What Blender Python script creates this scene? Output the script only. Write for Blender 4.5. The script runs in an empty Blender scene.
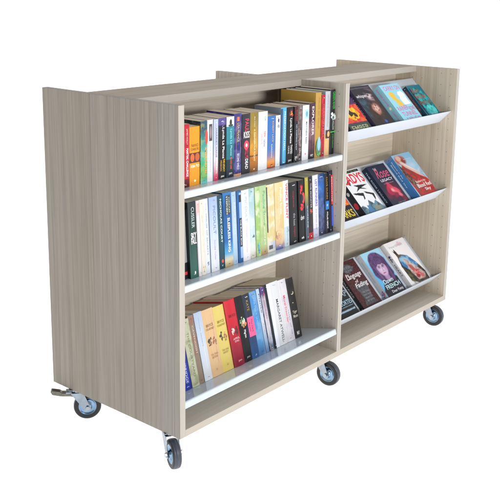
import bpy, bmesh, math, random
from mathutils import Vector, Matrix, noise
random.seed(7)
scene = bpy.context.scene
COL = scene.collection
R = math.radians

# ------------------------------------------------------------------ materials
def lin(c):
    c /= 255.0
    return c/12.92 if c <= .04045 else ((c+.055)/1.055)**2.4
def rgb(h, k=1.0):
    if isinstance(h, str):
        h = h.lstrip('#'); h = tuple(int(h[i:i+2], 16) for i in (0, 2, 4))
    return (lin(h[0])*k, lin(h[1])*k, lin(h[2])*k, 1)
def newmat(name):
    m = bpy.data.materials.new(name); m.use_nodes = True
    return m, m.node_tree.nodes, m.node_tree.links, m.node_tree.nodes['Principled BSDF']
_cache = {}
def plain(h, rough=.45, metal=0.0, spec=.5, name='paint', var=.06, scale=60, bump=0.0, k=1.0):
    key = (str(h), rough, metal, spec, name, var, scale, bump, k)
    if key in _cache: return _cache[key]
    m, N, L, P = newmat(name)
    tc = N.new('ShaderNodeTexCoord'); no = N.new('ShaderNodeTexNoise')
    no.inputs['Scale'].default_value = scale; no.inputs['Detail'].default_value = 4
    L.new(tc.outputs['Object'], no.inputs['Vector'])
    mx = N.new('ShaderNodeMix'); mx.data_type = 'RGBA'
    c = rgb(h, k)
    mx.inputs[6].default_value = tuple(v*(1-var) for v in c[:3])+(1,)
    mx.inputs[7].default_value = tuple(min(1, v*(1+var)) for v in c[:3])+(1,)
    L.new(no.outputs['Fac'], mx.inputs[0]); L.new(mx.outputs[2], P.inputs['Base Color'])
    P.inputs['Roughness'].default_value = rough; P.inputs['Metallic'].default_value = metal
    P.inputs['Specular IOR Level'].default_value = spec
    if bump:
        b = N.new('ShaderNodeBump'); b.inputs['Strength'].default_value = bump; b.inputs['Distance'].default_value = .001
        L.new(no.outputs['Fac'], b.inputs['Height']); L.new(b.outputs['Normal'], P.inputs['Normal'])
    _cache[key] = m
    return m

def wood(name, grain, cross, base, seed, strip=.11, lo=.86, hi=1.08, streak=.16):
    """light ash laminate: grain runs along axis `grain`, strips are laid side by side along axis `cross`"""
    m, N, L, P = newmat(name)
    tc = N.new('ShaderNodeTexCoord'); sp = N.new('ShaderNodeSeparateXYZ'); L.new(tc.outputs['Object'], sp.inputs[0])
    def math_(op, a, b=None, c=None):
        n = N.new('ShaderNodeMath'); n.operation = op
        for i, v in enumerate((a, b, c)):
            if v is None: continue
            if isinstance(v, (int, float)): n.inputs[i].default_value = v
            else: L.new(v, n.inputs[i])
        return n.outputs[0]
    c = math_('ADD', sp.outputs[cross], seed*.0371)
    # strips with uneven widths
    wob = N.new('ShaderNodeTexNoise'); wob.noise_dimensions = '1D'; wob.inputs['Scale'].default_value = 7; wob.inputs['Detail'].default_value = 0
    L.new(c, wob.inputs['W'])
    cc = math_('ADD', c, math_('MULTIPLY', wob.outputs['Fac'], strip*1.1))
    cell = math_('FLOOR', math_('DIVIDE', cc, strip))
    wn = N.new('ShaderNodeTexWhiteNoise'); wn.noise_dimensions = '1D'; L.new(math_('ADD', cell, seed*13.7), wn.inputs['W'])
    # streaks
    def noise(sc_cross, sc_grain, detail, off):
        v = N.new('ShaderNodeMapping')
        s = [sc_cross]*3; s[grain] = sc_grain
        v.inputs['Scale'].default_value = s
        v.inputs['Location'].default_value = (seed*3.1+off, seed*1.7+off, seed*2.3-off)
        L.new(tc.outputs['Object'], v.inputs['Vector'])
        n = N.new('ShaderNodeTexNoise'); n.inputs['Scale'].default_value = 1; n.inputs['Detail'].default_value = detail
        n.inputs['Roughness'].default_value = .6; n.inputs['Distortion'].default_value = 1.1
        L.new(v.outputs[0], n.inputs['Vector']); return n.outputs['Fac']
    a = noise(260, 3.2, 6, 0); b = noise(62, 1.1, 4, 5); d = noise(1100, 14, 2, 9)
    t = math_('ADD', math_('MULTIPLY', a, .45), math_('MULTIPLY', b, .55))
    # per-strip shift so streaks do not run over a seam
    val = math_('ADD', math_('MULTIPLY', wn.outputs['Value'], hi-lo), lo)
    st = math_('ADD', math_('MULTIPLY', math_('SUBTRACT', t, .5), streak*4), 1.0)
    fi = math_('ADD', math_('MULTIPLY', math_('SUBTRACT', d, .5), .22), 1.0)
    val = math_('MULTIPLY', math_('MULTIPLY', val, st), fi)
    # thin darker seam between strips
    fr = math_('FRACT', math_('DIVIDE', cc, strip))
    seam = math_('SUBTRACT', 1.0, math_('MULTIPLY', math_('LESS_THAN', fr, .02), .2))
    val = math_('MULTIPLY', val, seam)
    hs = N.new('ShaderNodeMix'); hs.data_type = 'RGBA'
    c0 = rgb(base)
    hs.inputs[6].default_value = (c0[0]*1.02, c0[1]*.99, c0[2]*.94, 1); hs.inputs[7].default_value = (c0[0]*.97, c0[1]*1.0, c0[2]*1.05, 1)
    L.new(wn.outputs['Value'], hs.inputs[0])
    vm = N.new('ShaderNodeVectorMath'); vm.operation = 'SCALE'
    L.new(hs.outputs[2], vm.inputs[0]); L.new(val, vm.inputs['Scale']); L.new(vm.outputs[0], P.inputs['Base Color'])
    sm_ = N.new('ShaderNodeTexNoise'); sm_.inputs['Scale'].default_value = 5; sm_.inputs['Detail'].default_value = 4; L.new(tc.outputs['Object'], sm_.inputs['Vector'])
    rr = N.new('ShaderNodeMapRange'); rr.inputs[1].default_value = .35; rr.inputs[2].default_value = .65; rr.inputs[3].default_value = .45; rr.inputs[4].default_value = .54
    L.new(sm_.outputs['Fac'], rr.inputs[0]); L.new(rr.outputs[0], P.inputs['Roughness']); P.inputs['Specular IOR Level'].default_value = .4
    bp = N.new('ShaderNodeBump'); bp.inputs['Strength'].default_value = .15; bp.inputs['Distance'].default_value = .0006
    L.new(a, bp.inputs['Height']); L.new(bp.outputs['Normal'], P.inputs['Normal'])
    return m

def ramp_mat(stops, h, axis=2, rough=.35, mot=None, smooth=False, name='printed_card'):
    """printed cover: bands of colour along the book's height, with optional mottling (colour, scale, amount)"""
    key = ('ramp', str(stops), round(h, 3), axis, rough, str(mot), smooth)
    if key in _cache: return _cache[key]
    m, N, L, P = newmat(name)
    tc = N.new('ShaderNodeTexCoord'); sp = N.new('ShaderNodeSeparateXYZ'); L.new(tc.outputs['Object'], sp.inputs[0])
    dv = N.new('ShaderNodeMath'); dv.operation = 'DIVIDE'; dv.inputs[1].default_value = h; L.new(sp.outputs[axis], dv.inputs[0])
    cr = N.new('ShaderNodeValToRGB'); cr.color_ramp.interpolation = 'LINEAR' if smooth else 'CONSTANT'
    L.new(dv.outputs[0], cr.inputs[0])
    els = cr.color_ramp.elements
    els[0].position = stops[0][0]; els[0].color = rgb(stops[0][1], .74)
    if len(stops) == 1: els[1].position = 1.0; els[1].color = rgb(stops[0][1], .74)
    else:
        els[1].position = stops[1][0]; els[1].color = rgb(stops[1][1], .74)
        for p_, c_ in stops[2:]:
            e = els.new(p_); e.color = rgb(c_, .74)
    out = cr.outputs[0]
    if mot:
        mp = N.new('ShaderNodeMapping'); mp.inputs['Location'].default_value = (random.random()*9, random.random()*9, 0)
        L.new(tc.outputs['Object'], mp.inputs['Vector'])
        no = N.new('ShaderNodeTexNoise'); no.inputs['Scale'].default_value = mot[1]; no.inputs['Detail'].default_value = 5
        L.new(mp.outputs[0], no.inputs['Vector'])
        c2 = N.new('ShaderNodeValToRGB'); c2.color_ramp.elements[0].position = .47; c2.color_ramp.elements[1].position = .6
        c2.color_ramp.elements[1].color = (mot[2],)*3+(1,); c2.color_ramp.elements[0].color = (0, 0, 0, 1)
        L.new(no.outputs['Fac'], c2.inputs[0])
        mx = N.new('ShaderNodeMix'); mx.data_type = 'RGBA'; mx.inputs[7].default_value = rgb(mot[0], .74)
        L.new(c2.outputs[0], mx.inputs[0]); L.new(out, mx.inputs[6]); out = mx.outputs[2]
    # light scuffing
    sc = N.new('ShaderNodeTexNoise'); sc.inputs['Scale'].default_value = 180; sc.inputs['Detail'].default_value = 3
    L.new(tc.outputs['Object'], sc.inputs['Vector'])
    ma = N.new('ShaderNodeMapRange'); ma.inputs[3].default_value = .93; ma.inputs[4].default_value = 1.05
    L.new(sc.outputs['Fac'], ma.inputs[0])
    vm = N.new('ShaderNodeVectorMath'); vm.operation = 'SCALE'; L.new(out, vm.inputs[0]); L.new(ma.outputs[0], vm.inputs['Scale'])
    L.new(vm.outputs[0], P.inputs['Base Color'])
    P.inputs['Roughness'].default_value = rough+.04; P.inputs['Specular IOR Level'].default_value = .3
    _cache[key] = m
    return m

def page_mat(h):
    key = ('page', h)
    if key in _cache: return _cache[key]
    m, N, L, P = newmat('paper_edges')
    tc = N.new('ShaderNodeTexCoord'); mp = N.new('ShaderNodeMapping'); mp.inputs['Scale'].default_value = (620, 4, 4)
    L.new(tc.outputs['Object'], mp.inputs['Vector'])
    no = N.new('ShaderNodeTexNoise'); no.inputs['Scale'].default_value = 1; no.inputs['Detail'].default_value = 6; no.inputs['Roughness'].default_value = .75
    L.new(mp.outputs[0], no.inputs['Vector'])
    cr = N.new('ShaderNodeValToRGB'); c = rgb(h)
    cr.color_ramp.elements[0].position = .3; cr.color_ramp.elements[0].color = tuple(v*.5 for v in c[:3])+(1,)
    cr.color_ramp.elements[1].position = .62; cr.color_ramp.elements[1].color = tuple(min(1, v*1.1) for v in c[:3])+(1,)
    L.new(no.outputs['Fac'], cr.inputs[0]); L.new(cr.outputs[0], P.inputs['Base Color'])
    P.inputs['Roughness'].default_value = .9
    _cache[key] = m
    return m

# ------------------------------------------------------------------ mesh helpers
def link(name, bm, mats, parent=None, smooth=False):
    me = bpy.data.meshes.new(name); bm.normal_update(); bm.to_mesh(me); bm.free()
    for m in (mats if isinstance(mats, (list, tuple)) else [mats]): me.materials.append(m)
    if smooth:
        for p in me.polygons: p.use_smooth = True
    o = bpy.data.objects.new(name, me); COL.objects.link(o)
    if parent: o.parent = parent
    return o
def box(bm, x0, x1, y0, y1, z0, z1, mi=0, bevel=0.0):
    g = bmesh.ops.create_cube(bm, size=1.0)
    vs = g['verts']
    for v in vs:
        v.co = Vector((x0 if v.co.x < 0 else x1, y0 if v.co.y < 0 else y1, z0 if v.co.z < 0 else z1))
    fs = {f for v in vs for f in v.link_faces}
    for f in fs: f.material_index = mi
    if bevel:
        es = list({e for f in fs for e in f.edges})
        r = bmesh.ops.bevel(bm, geom=es, offset=bevel, segments=2, affect='EDGES', profile=.5)
        for f in r['faces']: f.material_index = mi
    return fs
def prism_x(bm, prof, x0, x1, mi=0):
    """profile in (y,z), extruded along x"""
    a = [bm.verts.new((x0, y, z)) for y, z in prof]; b = [bm.verts.new((x1, y, z)) for y, z in prof]
    n = len(prof); fs = [bm.faces.new(a), bm.faces.new(b[::-1])]
    for i in range(n): fs.append(bm.faces.new((a[i], b[i], b[(i+1) % n], a[(i+1) % n])))
    for f in fs: f.material_index = mi
    bmesh.ops.recalc_face_normals(bm, faces=fs)
    return fs
def lathe(bm, prof, seg=48, axis='X', mi=0, cap=True):
    """profile of (along axis, radius)"""
    rings = []
    for a, r in prof:
        ring = []
        for i in range(seg):
            t = 2*math.pi*i/seg
            ring.append(bm.verts.new((a, r*math.cos(t), r*math.sin(t))))
        rings.append(ring)
    fs = []
    for k in range(len(rings)-1):
        for i in range(seg):
            j = (i+1) % seg
            fs.append(bm.faces.new((rings[k][i], rings[k][j], rings[k+1][j], rings[k+1][i])))
    if cap:
        fs.append(bm.faces.new(rings[0][::-1])); fs.append(bm.faces.new(rings[-1]))
    for f in fs: f.material_index = mi
    bmesh.ops.recalc_face_normals(bm, faces=fs)
def empty(name, loc=(0, 0, 0), parent=None):
    o = bpy.data.objects.new(name, None); o.empty_display_size = .05; o.location = loc; COL.objects.link(o)
    if parent: o.parent = parent
    return o
def tag(o, label, cat, group=None):
    o['label'] = label; o['category'] = cat
    if group: o['group'] = group

_txt = {}
def text_tris(s, bold=0.0, shear=0.0):
    """unit-box triangles of a string: list of verts (0..1,0..1) and faces"""
    key = (s, bold, shear)
    if key in _txt: return _txt[key]
    cu = bpy.data.curves.new('t', 'FONT'); cu.body = s; cu.offset = bold; cu.shear = shear; cu.resolution_u = 3
    ob = bpy.data.objects.new('t', cu); COL.objects.link(ob)
    dg = bpy.context.evaluated_depsgraph_get(); dg.update()
    me = bpy.data.meshes.new_from_object(ob.evaluated_get(dg))
    vs = [v.co.copy() for v in me.vertices]; fs = [tuple(p.vertices) for p in me.polygons]
    bpy.data.objects.remove(ob); bpy.data.curves.remove(cu); bpy.data.meshes.remove(me)
    x0 = min(v.x for v in vs); x1 = max(v.x for v in vs); y0 = min(v.y for v in vs); y1 = max(v.y for v in vs)
    vs = [((v.x-x0)/(x1-x0), (v.y-y0)/(y1-y0)) for v in vs]
    _txt[key] = (vs, fs); return _txt[key]
def shade(h, k):   # lighter or darker ink of the same hue
    c = [max(0, min(255, int(round(int(h.lstrip('#')[i:i+2], 16)*k/8)*8))) for i in (0, 2, 4)]
    return '#%02x%02x%02x' % tuple(c)
def ink_mat():
    if 'ink' in _cache: return _cache['ink']
    m, N, L, P = newmat('printed_picture')
    at = N.new('ShaderNodeAttribute'); at.attribute_name = 'ink'; L.new(at.outputs['Color'], P.inputs['Base Color'])
    P.inputs['Roughness'].default_value = .4; P.inputs['Specular IOR Level'].default_value = .3
    _cache['ink'] = m; return m
class Print:
    """flat ink on a face: f maps (u,v) metres to a point; layers stack a hair apart"""
    def __init__(self): self.bm = bmesh.new(); self.mats = []; self.lay = 0; self.picture = None
    def mi(self, col, **k):
        m = col if not isinstance(col, str) else plain(col, name='ink', rough=.4, **k)
        if m not in self.mats: self.mats.append(m)
        return self.mats.index(m)
    def poly(self, f, pts, col, soft=.0012):
        if self.picture is not None: self.picture.append(('p', pts, col, soft)); return
        vs = [self.bm.verts.new(f(u, v, self.lay)) for u, v in pts]
        fa = self.bm.faces.new(vs); fa.material_index = self.mi(col); self.lay += 1
    def scatter(self, f, u, v, ru, rv, col, n=16, col2=None):
        for i in range(n):
            a = random.uniform(0, 6.28); k = random.random()**.6; cu, cv = u+ru*k*math.cos(a)*.8, v+rv*k*math.sin(a)*.8
            m = random.randint(4, 6); sz = random.uniform(.18, .45); t0 = random.uniform(0, 6)
            pts = [(min(max(cu+ru*sz*random.uniform(.5, 1.2)*math.cos(t0+6.283*j/m), u-ru), u+ru), cv+rv*sz*.8*random.uniform(.5, 1.2)*math.sin(t0+6.283*j/m)) for j in range(m)]
            self.poly(f, pts, shade(col, random.uniform(.72, 1.25))); self.lay -= .8
        self.lay += .5
    def text(self, f, s, u0, u1, v0, v1, col, down=False, bold=0.0, shear=0.0, tilt=0.0):
        bold *= .35
        """box u0..u1 (width) v0..v1 (height). down: the writing runs from v1 to v0"""
        vs, fs = text_tris(s, bold, shear); mi = self.mi(col); out = []
        for a, b in vs:
            if down: u, v = u0+b*(u1-u0), v1-a*(v1-v0)
            else: u, v = u0+a*(u1-u0), v0+b*(v1-v0)+a*tilt
            out.append(self.bm.verts.new(f(u, v, self.lay)))
        for q in fs:
            try: self.bm.faces.new([out[i] for i in q]).material_index = mi
            except ValueError: pass
        self.lay += 1
    def ell(self, f, u, v, ru, rv, col, n=22, rot=0.0, a0=0, a1=360, jag=0.0, soft=.0018):
        if self.picture is not None: self.picture.append(('e', (u, v, ru, rv, rot, jag), col, soft)); return
        pts = []
        for i in range(n):
            t = R(a0+(a1-a0)*i/(n if a1-a0 == 360 else n-1)); k = 1+jag*math.sin(i*2.7)*((i % 2)*2-1)
            x, y = ru*k*math.cos(t), rv*k*math.sin(t)
            pts.append((u+x*math.cos(rot)-y*math.sin(rot), v+x*math.sin(rot)+y*math.cos(rot)))
        self.poly(f, pts, col)
    def flush_picture(self, base, d, h, x):
        """the printed cover picture: a fine grid of ink colours, one colour per vertex"""
        nu, nv = max(24, int(d/.0019)), max(36, int(h/.0019))
        def colour(c, a, b, k):
            if isinstance(c, str): return Vector(rgb(c)[:3])
            c1, c2, sc, am = c
            t = noise.fractal(Vector((a*sc*2.2+k*7.3, b*sc*2.2, k*3.1)), .7, 2.0, 4)
            t = min(max((t+.25)*1.6, 0), 1)*am
            return Vector(rgb(c1)[:3]).lerp(Vector(rgb(c2)[:3]), t)
        shapes = self.picture; self.picture = None
        prep = []
        for kind, g, c, soft in shapes:
            if kind == 'p':
                P = [(u*d, v*h) for u, v in g]
                prep.append((kind, P, (min(q[0] for q in P), max(q[0] for q in P), min(q[1] for q in P), max(q[1] for q in P)), c, soft))
            else: prep.append((kind, g, None, c, soft))
        def pixel(a, b):
            col = colour(base, a, b, 0)
            wob = noise.fractal(Vector((a*70, b*70, 4.2)), .8, 2.0, 2)
            for k, (kind, g, bb, c, soft) in enumerate(prep):
                if kind == 'e':
                    u, v, ru, rv, rot, jag = g
                    x_, y_ = a-u*d, b-v*h
                    if rot: x_, y_ = x_*math.cos(rot)+y_*math.sin(rot), -x_*math.sin(rot)+y_*math.cos(rot)
                    RA, RB = ru*d, rv*h
                    q = math.hypot(x_/RA, y_/RB); dist = (1-q)*min(RA, RB)+wob*(.0012+jag*.03)
                else:
                    if not (bb[0]-soft*2 < a < bb[1]+soft*2 and bb[2]-soft*2 < b < bb[3]+soft*2): continue
                    ins = False; dm = 1e9; n = len(g)
                    for i in range(n):
                        x1, y1 = g[i]; x2, y2 = g[(i+1) % n]
                        if (y1 > b) != (y2 > b) and a < (x2-x1)*(b-y1)/(y2-y1)+x1: ins = not ins
                        ex, ey = x2-x1, y2-y1; L2 = ex*ex+ey*ey or 1e-12
                        t = min(max(((a-x1)*ex+(b-y1)*ey)/L2, 0), 1)
                        dm = min(dm, math.hypot(a-x1-t*ex, b-y1-t*ey))
                    dist = (dm if ins else -dm)+wob*.0008
                al = min(max(dist/soft+.5, 0), 1)
                if al > 0: al = al*al*(3-2*al); col = col.lerp(colour(c, a, b, k+1), al)
            return col*(1+.1*noise.noise(Vector((a*400, b*400, 1))))
        lay = self.bm.loops.layers.float_color.get('ink') or self.bm.loops.layers.float_color.new('ink')
        vs = {}; cs = {}
        for i in range(nu+1):
            for j in range(nv+1):
                a, b = d*(.004+.992*i/nu), h*(.003+.994*j/nv)
                vs[i, j] = self.bm.verts.new((x, a, b)); c = pixel(a, b); cs[i, j] = (c.x, c.y, c.z, 1)
        mi = self.mi(ink_mat())
        for i in range(nu):
            for j in range(nv):
                ks = ((i, j), (i+1, j), (i+1, j+1), (i, j+1))
                fa = self.bm.faces.new([vs[k] for k in ks]); fa.material_index = mi
                for lp, k in zip(fa.loops, ks): lp[lay] = cs[k]
    def done(self, name, parent):
        if not self.mats: self.bm.free(); return None
        return link(name, self.bm, self.mats, parent)

EPS = .00006
def make_book(w, h, d, spine, board=None, page='#c2ae92', texts=(), patches=(), art=None, hard=False,
              mot=None, smooth=False, rough=.38, loc=(0, 0, 0), back=None, picture=None):
    """book standing with its spine to -y: x thickness, y depth, z height; front cover on +x"""
    root = empty('hardback_book' if hard else 'paperback_book', loc)
    st = spine if isinstance(spine, list) else [(0.0, spine)]
    if mot is None and len(st) < 3 and sum(int(st[-1][1][i:i+2], 16) for i in (1, 3, 5)) < 300: mot = (shade(st[-1][1], random.choice([.7, 1.25, 1.4])), random.choice([38, 55, 80]), .5)
    sm = ramp_mat(st, h, rough=rough, mot=mot, smooth=smooth)
    art_base = board if isinstance(board, str) else '#888888'
    if isinstance(board, str): board = [(0.0, board)]
    bmt = ramp_mat(board, h, rough=rough, mot=mot, smooth=True) if board else sm
    bkm = ramp_mat([(0.0, back)], h, rough=rough) if back else bmt
    t = .0022 if hard else .0007
    bm = bmesh.new()
    # cover: U-shaped wrap with a softly rounded spine
    seg = 5 if not hard else 9; bulge = .0009 if not hard else min(.004, w*.12)
    outer = [(0.0, d), (0.0, .0012)]
    for i in range(seg+1):
        u = i/seg; outer.append((w*u, -bulge*math.sin(math.pi*u) + (.0012*(abs(2*u-1)**6))*1.0))
    outer += [(w, .0012), (w, d)]
    oo = []
    for q in outer:
        if not oo or (abs(q[0]-oo[-1][0])+abs(q[1]-oo[-1][1])) > 1e-5: oo.append(q)
    outer = oo
    inner = [(w-t, d), (w-t, t+.001), (t, t+.001), (t, d)]
    prof = outer+inner
    def ring(z): return [bm.verts.new((x, y, z)) for x, y in prof]
    b0, b1 = ring(0), ring(h); n = len(prof); no = len(outer)
    for i in range(n):
        j = (i+1) % n
        f = bm.faces.new((b0[i], b0[j], b1[j], b1[i]))
        if i == 0: f.material_index = 2
        elif i == no-2: f.material_index = 1
        elif i < no-1: f.material_index = 0
        else: f.material_index = 3
    # end caps as strips
    k = no-2
    def cap(b, flip):
        lst = [(b[0], b[1], b[n-2], b[n-1]), (b[no-2], b[no-1], b[no], b[no+1])]
        for q in lst: bm.faces.new(q).material_index = 0
        bm.faces.new([b[i] for i in range(1, no-1)]+[b[no+1], b[n-2]]).material_index = 0
    cap(b0, 0); cap(b1, 1)
    bmesh.ops.recalc_face_normals(bm, faces=bm.faces)
    cov_bm, cov_m = bm, [sm, bmt, bkm, plain('#e8e4da', name='card_inside')]
    pr = Print(); pr.bm = cov_bm; pr.mats = cov_m
    # pages
    bm = bmesh.new(); ins = .003 if hard else .0004
    gap = .0003
    box(bm, t+gap, w-t-gap, t+.0016, d-(ins if hard else .0006), ins, h-ins)
    link('page_block', bm, page_mat(page), root)
    # ink on the spine and the front cover, part of the cover's own mesh
    bo = bulge+.0002
    def fs(u, v, lay):
        uu = min(max(u/w, 0), 1)
        return (u, -bo*math.sin(math.pi*uu)**.5 if .04 < uu < .96 else -.0001, v) if hard else (u, -bulge-.0001-EPS*lay, v)
    def fs2(u, v, lay): return (u, -bulge-.0001-EPS*lay, v)
    fmap = fs2
    for q in patches:
        z0, z1, x0, x1, c = q[:5]; shp = q[5] if len(q) > 5 else 'r'
        if shp == 'r': pr.poly(fmap, [(x0*w, z0*h), (x1*w, z0*h), (x1*w, z1*h), (x0*w, z1*h)], c)
        elif shp == 'j': pr.scatter(fmap, (x0+x1)/2*w, (z0+z1)/2*h, abs(x1-x0)/2*w, (z1-z0)/2*h, c)
        else: pr.ell(fmap, (x0+x1)/2*w, (z0+z1)/2*h, abs(x1-x0)/2*w, (z1-z0)/2*h, c, jag=.12 if shp == 'j' else 0)
    if not hard and w > .016:
        for _ in range(random.randint(0, 2)):      # reading creases
            cx_ = random.uniform(.2, .8); z0_ = random.uniform(.02, .3)
            pr.poly(fmap, [((cx_-.012)*w, z0_*h), ((cx_+.004)*w, z0_*h), ((cx_+.01)*w, h*random.uniform(.7, .98)), ((cx_-.003)*w, h*.97)], shade(st[0][1], random.choice([.9, 1.08])))
    if not patches or len(patches) < 2:      # publisher's mark and a small line at the foot and head
        k_ = 1.9 if sum(int(st[0][1][i:i+2], 16) for i in (1, 3, 5)) < 380 else .55
        ck = shade('#8c8c90', k_) if k_ > 1 else shade(st[0][1], k_)
        pr.scatter(fmap, .5*w, .045*h, .2*w, .014*h, ck, n=5)
        if not any(q[2] > .9 for q in texts): pr.scatter(fmap, .5*w, .95*h, .22*w, .012*h, ck, n=6)
    for q in texts:
        s, z0, z1, x0, x1, c = q[:6]
        if not (len(q) > 7 and q[7]): xm = (x0+x1)/2; x0, x1 = xm+(x0-xm)*.74, xm+(x1-xm)*.74
        b = q[6] if len(q) > 6 else .0
        across = len(q) > 7 and q[7]
        pr.text(fmap, s, x0*w, x1*w, z0*h, z1*h, c, down=not across, bold=b)
    if art:
        pr.picture = []; pr.lay = 1
        def fc(a, b, lay): return (w+.0001+EPS*lay, a*d, b*h)
        art(pr, fc)
        pr.flush_picture(picture or art_base, d, h, w+.0001)
    link('cover', cov_bm, cov_m, root)
    return root

# ------------------------------------------------------------------ the trolley
L_, D_, H_, M_, T_ = 1.632, .6036, 1.0, .8075, .0226
YB0, YB1 = .291, .313
trolley = empty('book_trolley', (0, 0, 0))
tag(trolley, 'double sided ash laminate book trolley with white metal shelves on swivel castors', 'book trolley')
WB_SHADED = '#999186'  # same laminate as the other panels, darkened to paint in the left end's shade
w_end_shaded = wood('ash_laminate_end_shaded', 2, 1, WB_SHADED, 3.0, strip=.085, lo=.92, hi=1.03, streak=.38)
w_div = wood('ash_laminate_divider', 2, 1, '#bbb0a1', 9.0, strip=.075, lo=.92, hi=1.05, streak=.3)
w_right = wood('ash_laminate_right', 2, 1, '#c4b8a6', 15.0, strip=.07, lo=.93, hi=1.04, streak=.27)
w_back = wood('ash_laminate_back', 0, 2, '#cabfaf', 4.0, strip=.1, lo=.93, hi=1.04, streak=.24)
w_top = wood('ash_laminate_top', 0, 1, '#ab9a82', 6.0, strip=.08, lo=.92, hi=1.04, streak=.42)
w_base = wood('ash_laminate_base', 0, 1, '#bcb1a1', 8.0, strip=.08, streak=.2)
w_edge_v = wood('edge_tape', 2, 0, '#aea89f', 11.0, strip=.5, lo=.98, hi=1.0, streak=.05)
w_edge_h = wood('edge_tape_long', 0, 2, '#b0aaa1', 12.0, strip=.5, lo=.98, hi=1.0, streak=.05)
hole = plain('#7a7064', name='drilled_hole', rough=.9)

def panel(name, x0, x1, y0, y1, z0, z1, wm, em, holes=None, label=None, prof=None):
    bm = bmesh.new()
    if prof: prism_x(bm, prof, x0, x1)
    else: box(bm, x0, x1, y0, y1, z0, z1, 0, .0006)
    bm.normal_update()
    for f in bm.faces:
        if f.normal.y < -.7: f.material_index = 1
    for (hx, hy, hz, s) in (holes or []):
        vs = []
        for i in range(10):
            t = 2*math.pi*i/10*s
            vs.append(bm.verts.new((hx, hy+0.0017*math.cos(t), hz+0.0017*math.sin(t))))
        bm.faces.new(vs).material_index = 2
    o = link(name, bm, [wm, em, hole], trolley)
    if label: o['label'] = label
    return o
def hole_grid(x, s, cols, z0, z1, pitch):
    out = []; z = z0
    while z < z1:
        for c in cols: out.append((x, c, z, s))
        z += pitch
    return out
panel('end_panel', 0, T_, 0, D_, 0, H_, w_end_shaded, w_edge_v)
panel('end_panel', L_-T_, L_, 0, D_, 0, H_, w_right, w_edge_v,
      hole_grid(L_-T_-.0004, -1, (.028, .072), .048, .98, .0465)+hole_grid(L_-T_-.0004, -1, (.162, .208), .068, .98, .0465))
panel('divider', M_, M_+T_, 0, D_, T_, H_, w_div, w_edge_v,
      hole_grid(M_-.0004, -1, (.026, .068), .055, .97, .0432)+hole_grid(M_-.0004, -1, (.17, .21), .075, .97, .0432),
      prof=[(0, T_), (D_, T_), (D_, H_), (.4116, H_), (.4116, H_-.0237), (.1906, H_-.0237), (.1906, H_), (0, H_)])
panel('base_board', T_, L_-T_, 0, D_, 0, T_, w_base, w_edge_h)
for a, b in ((T_, M_), (M_+T_, L_-T_)):
    panel('back_panel', a, b, YB0, YB1, T_, H_-.0236, w_back, w_back)

panel('top_board', T_, L_-T_, .191, .4112, H_-.0234, H_, w_top, w_edge_h)

# flat white shelves
m_white = plain('#c3ced8', name='white_enamel', rough=.09, spec=.8, var=.012, scale=9)
def shelf(x0, x1, z, tilt):
    hf = .0225; r = .0045
    yb = (YB0-.004)/math.cos(R(tilt))-.0045*(tilt > 5)
    prof = [(yb, z), (yb, z-.016), (.0215, z-.016), (.0215, z-hf+.0)]
    for i in range(6):
        t = R(90*i/5); prof.append((.0028+r-r*math.sin(t), z-hf+r-r*math.cos(t)))
    for i in range(6):
        t = R(90*i/5); prof.append((.0028+r-r*math.cos(t), z-r+r*math.sin(t)))
    k, c_, s_ = (.0035 if tilt > 5 else 0), math.cos(R(tilt)), math.sin(R(tilt))
    prof = [(.003+k+(y-.003)*c_-(-(z_-z))*0+(z_-z)*s_, z-(y-.003)*s_+(z_-z)*c_) for y, z_ in prof]
    bm = bmesh.new(); prism_x(bm, prof, x0+.0016, x1-.0016)
    return link('shelf', bm, m_white, trolley)
SZ = (.7543, .4736, .1101)
TILT = (0, 3.5, 14)      # the lower shelves are hooked in tilting back
for z, t_ in zip(SZ, TILT): shelf(T_, M_, z, t_)
# sloping display trays
m_tray = plain('#c9d1db', name='powder_coated_steel', rough=.35, var=.01, scale=12)
U = Vector((0, math.cos(R(45)), math.sin(R(45)))); Nn = Vector((0, -math.sin(R(45)), math.cos(R(45))))
TF = (Vector((0, .069, .775)), Vector((0, .067, .4485)), Vector((0, .0666, .0738)))
PT = .023   # plate sits this far up the lip
for F in TF:
    bm = bmesh.new(); th = .0016; x0, x1 = M_+T_+.001, L_-T_-.001
    def q(s, t): P = F+U*s+Nn*t; return (P.y, P.z)
    prism_x(bm, [q(.0, 0), q(.0, .073), q(-th, .073), q(-th, 0)], x0, x1)
    prism_x(bm, [q(.0003, PT), q(.219, PT), q(.219, PT-th), q(.0003, PT-th)], x0, x1)
    prism_x(bm, [q(.219+th, PT), q(.219+th, PT-.014), q(.2193, PT-.014), q(.2193, PT)], x0, x1)
    for xe in (x0+.0005, x1-.0025):   # end gussets that hook on the side panels
        prism_x(bm, [q(.002, PT-th-.0003), q(.19, PT-th-.0003), q(.19, PT-.012), q(.002, PT-.0225)], xe, xe+.002)
    link('display_tray', bm, m_tray, trolley)

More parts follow.
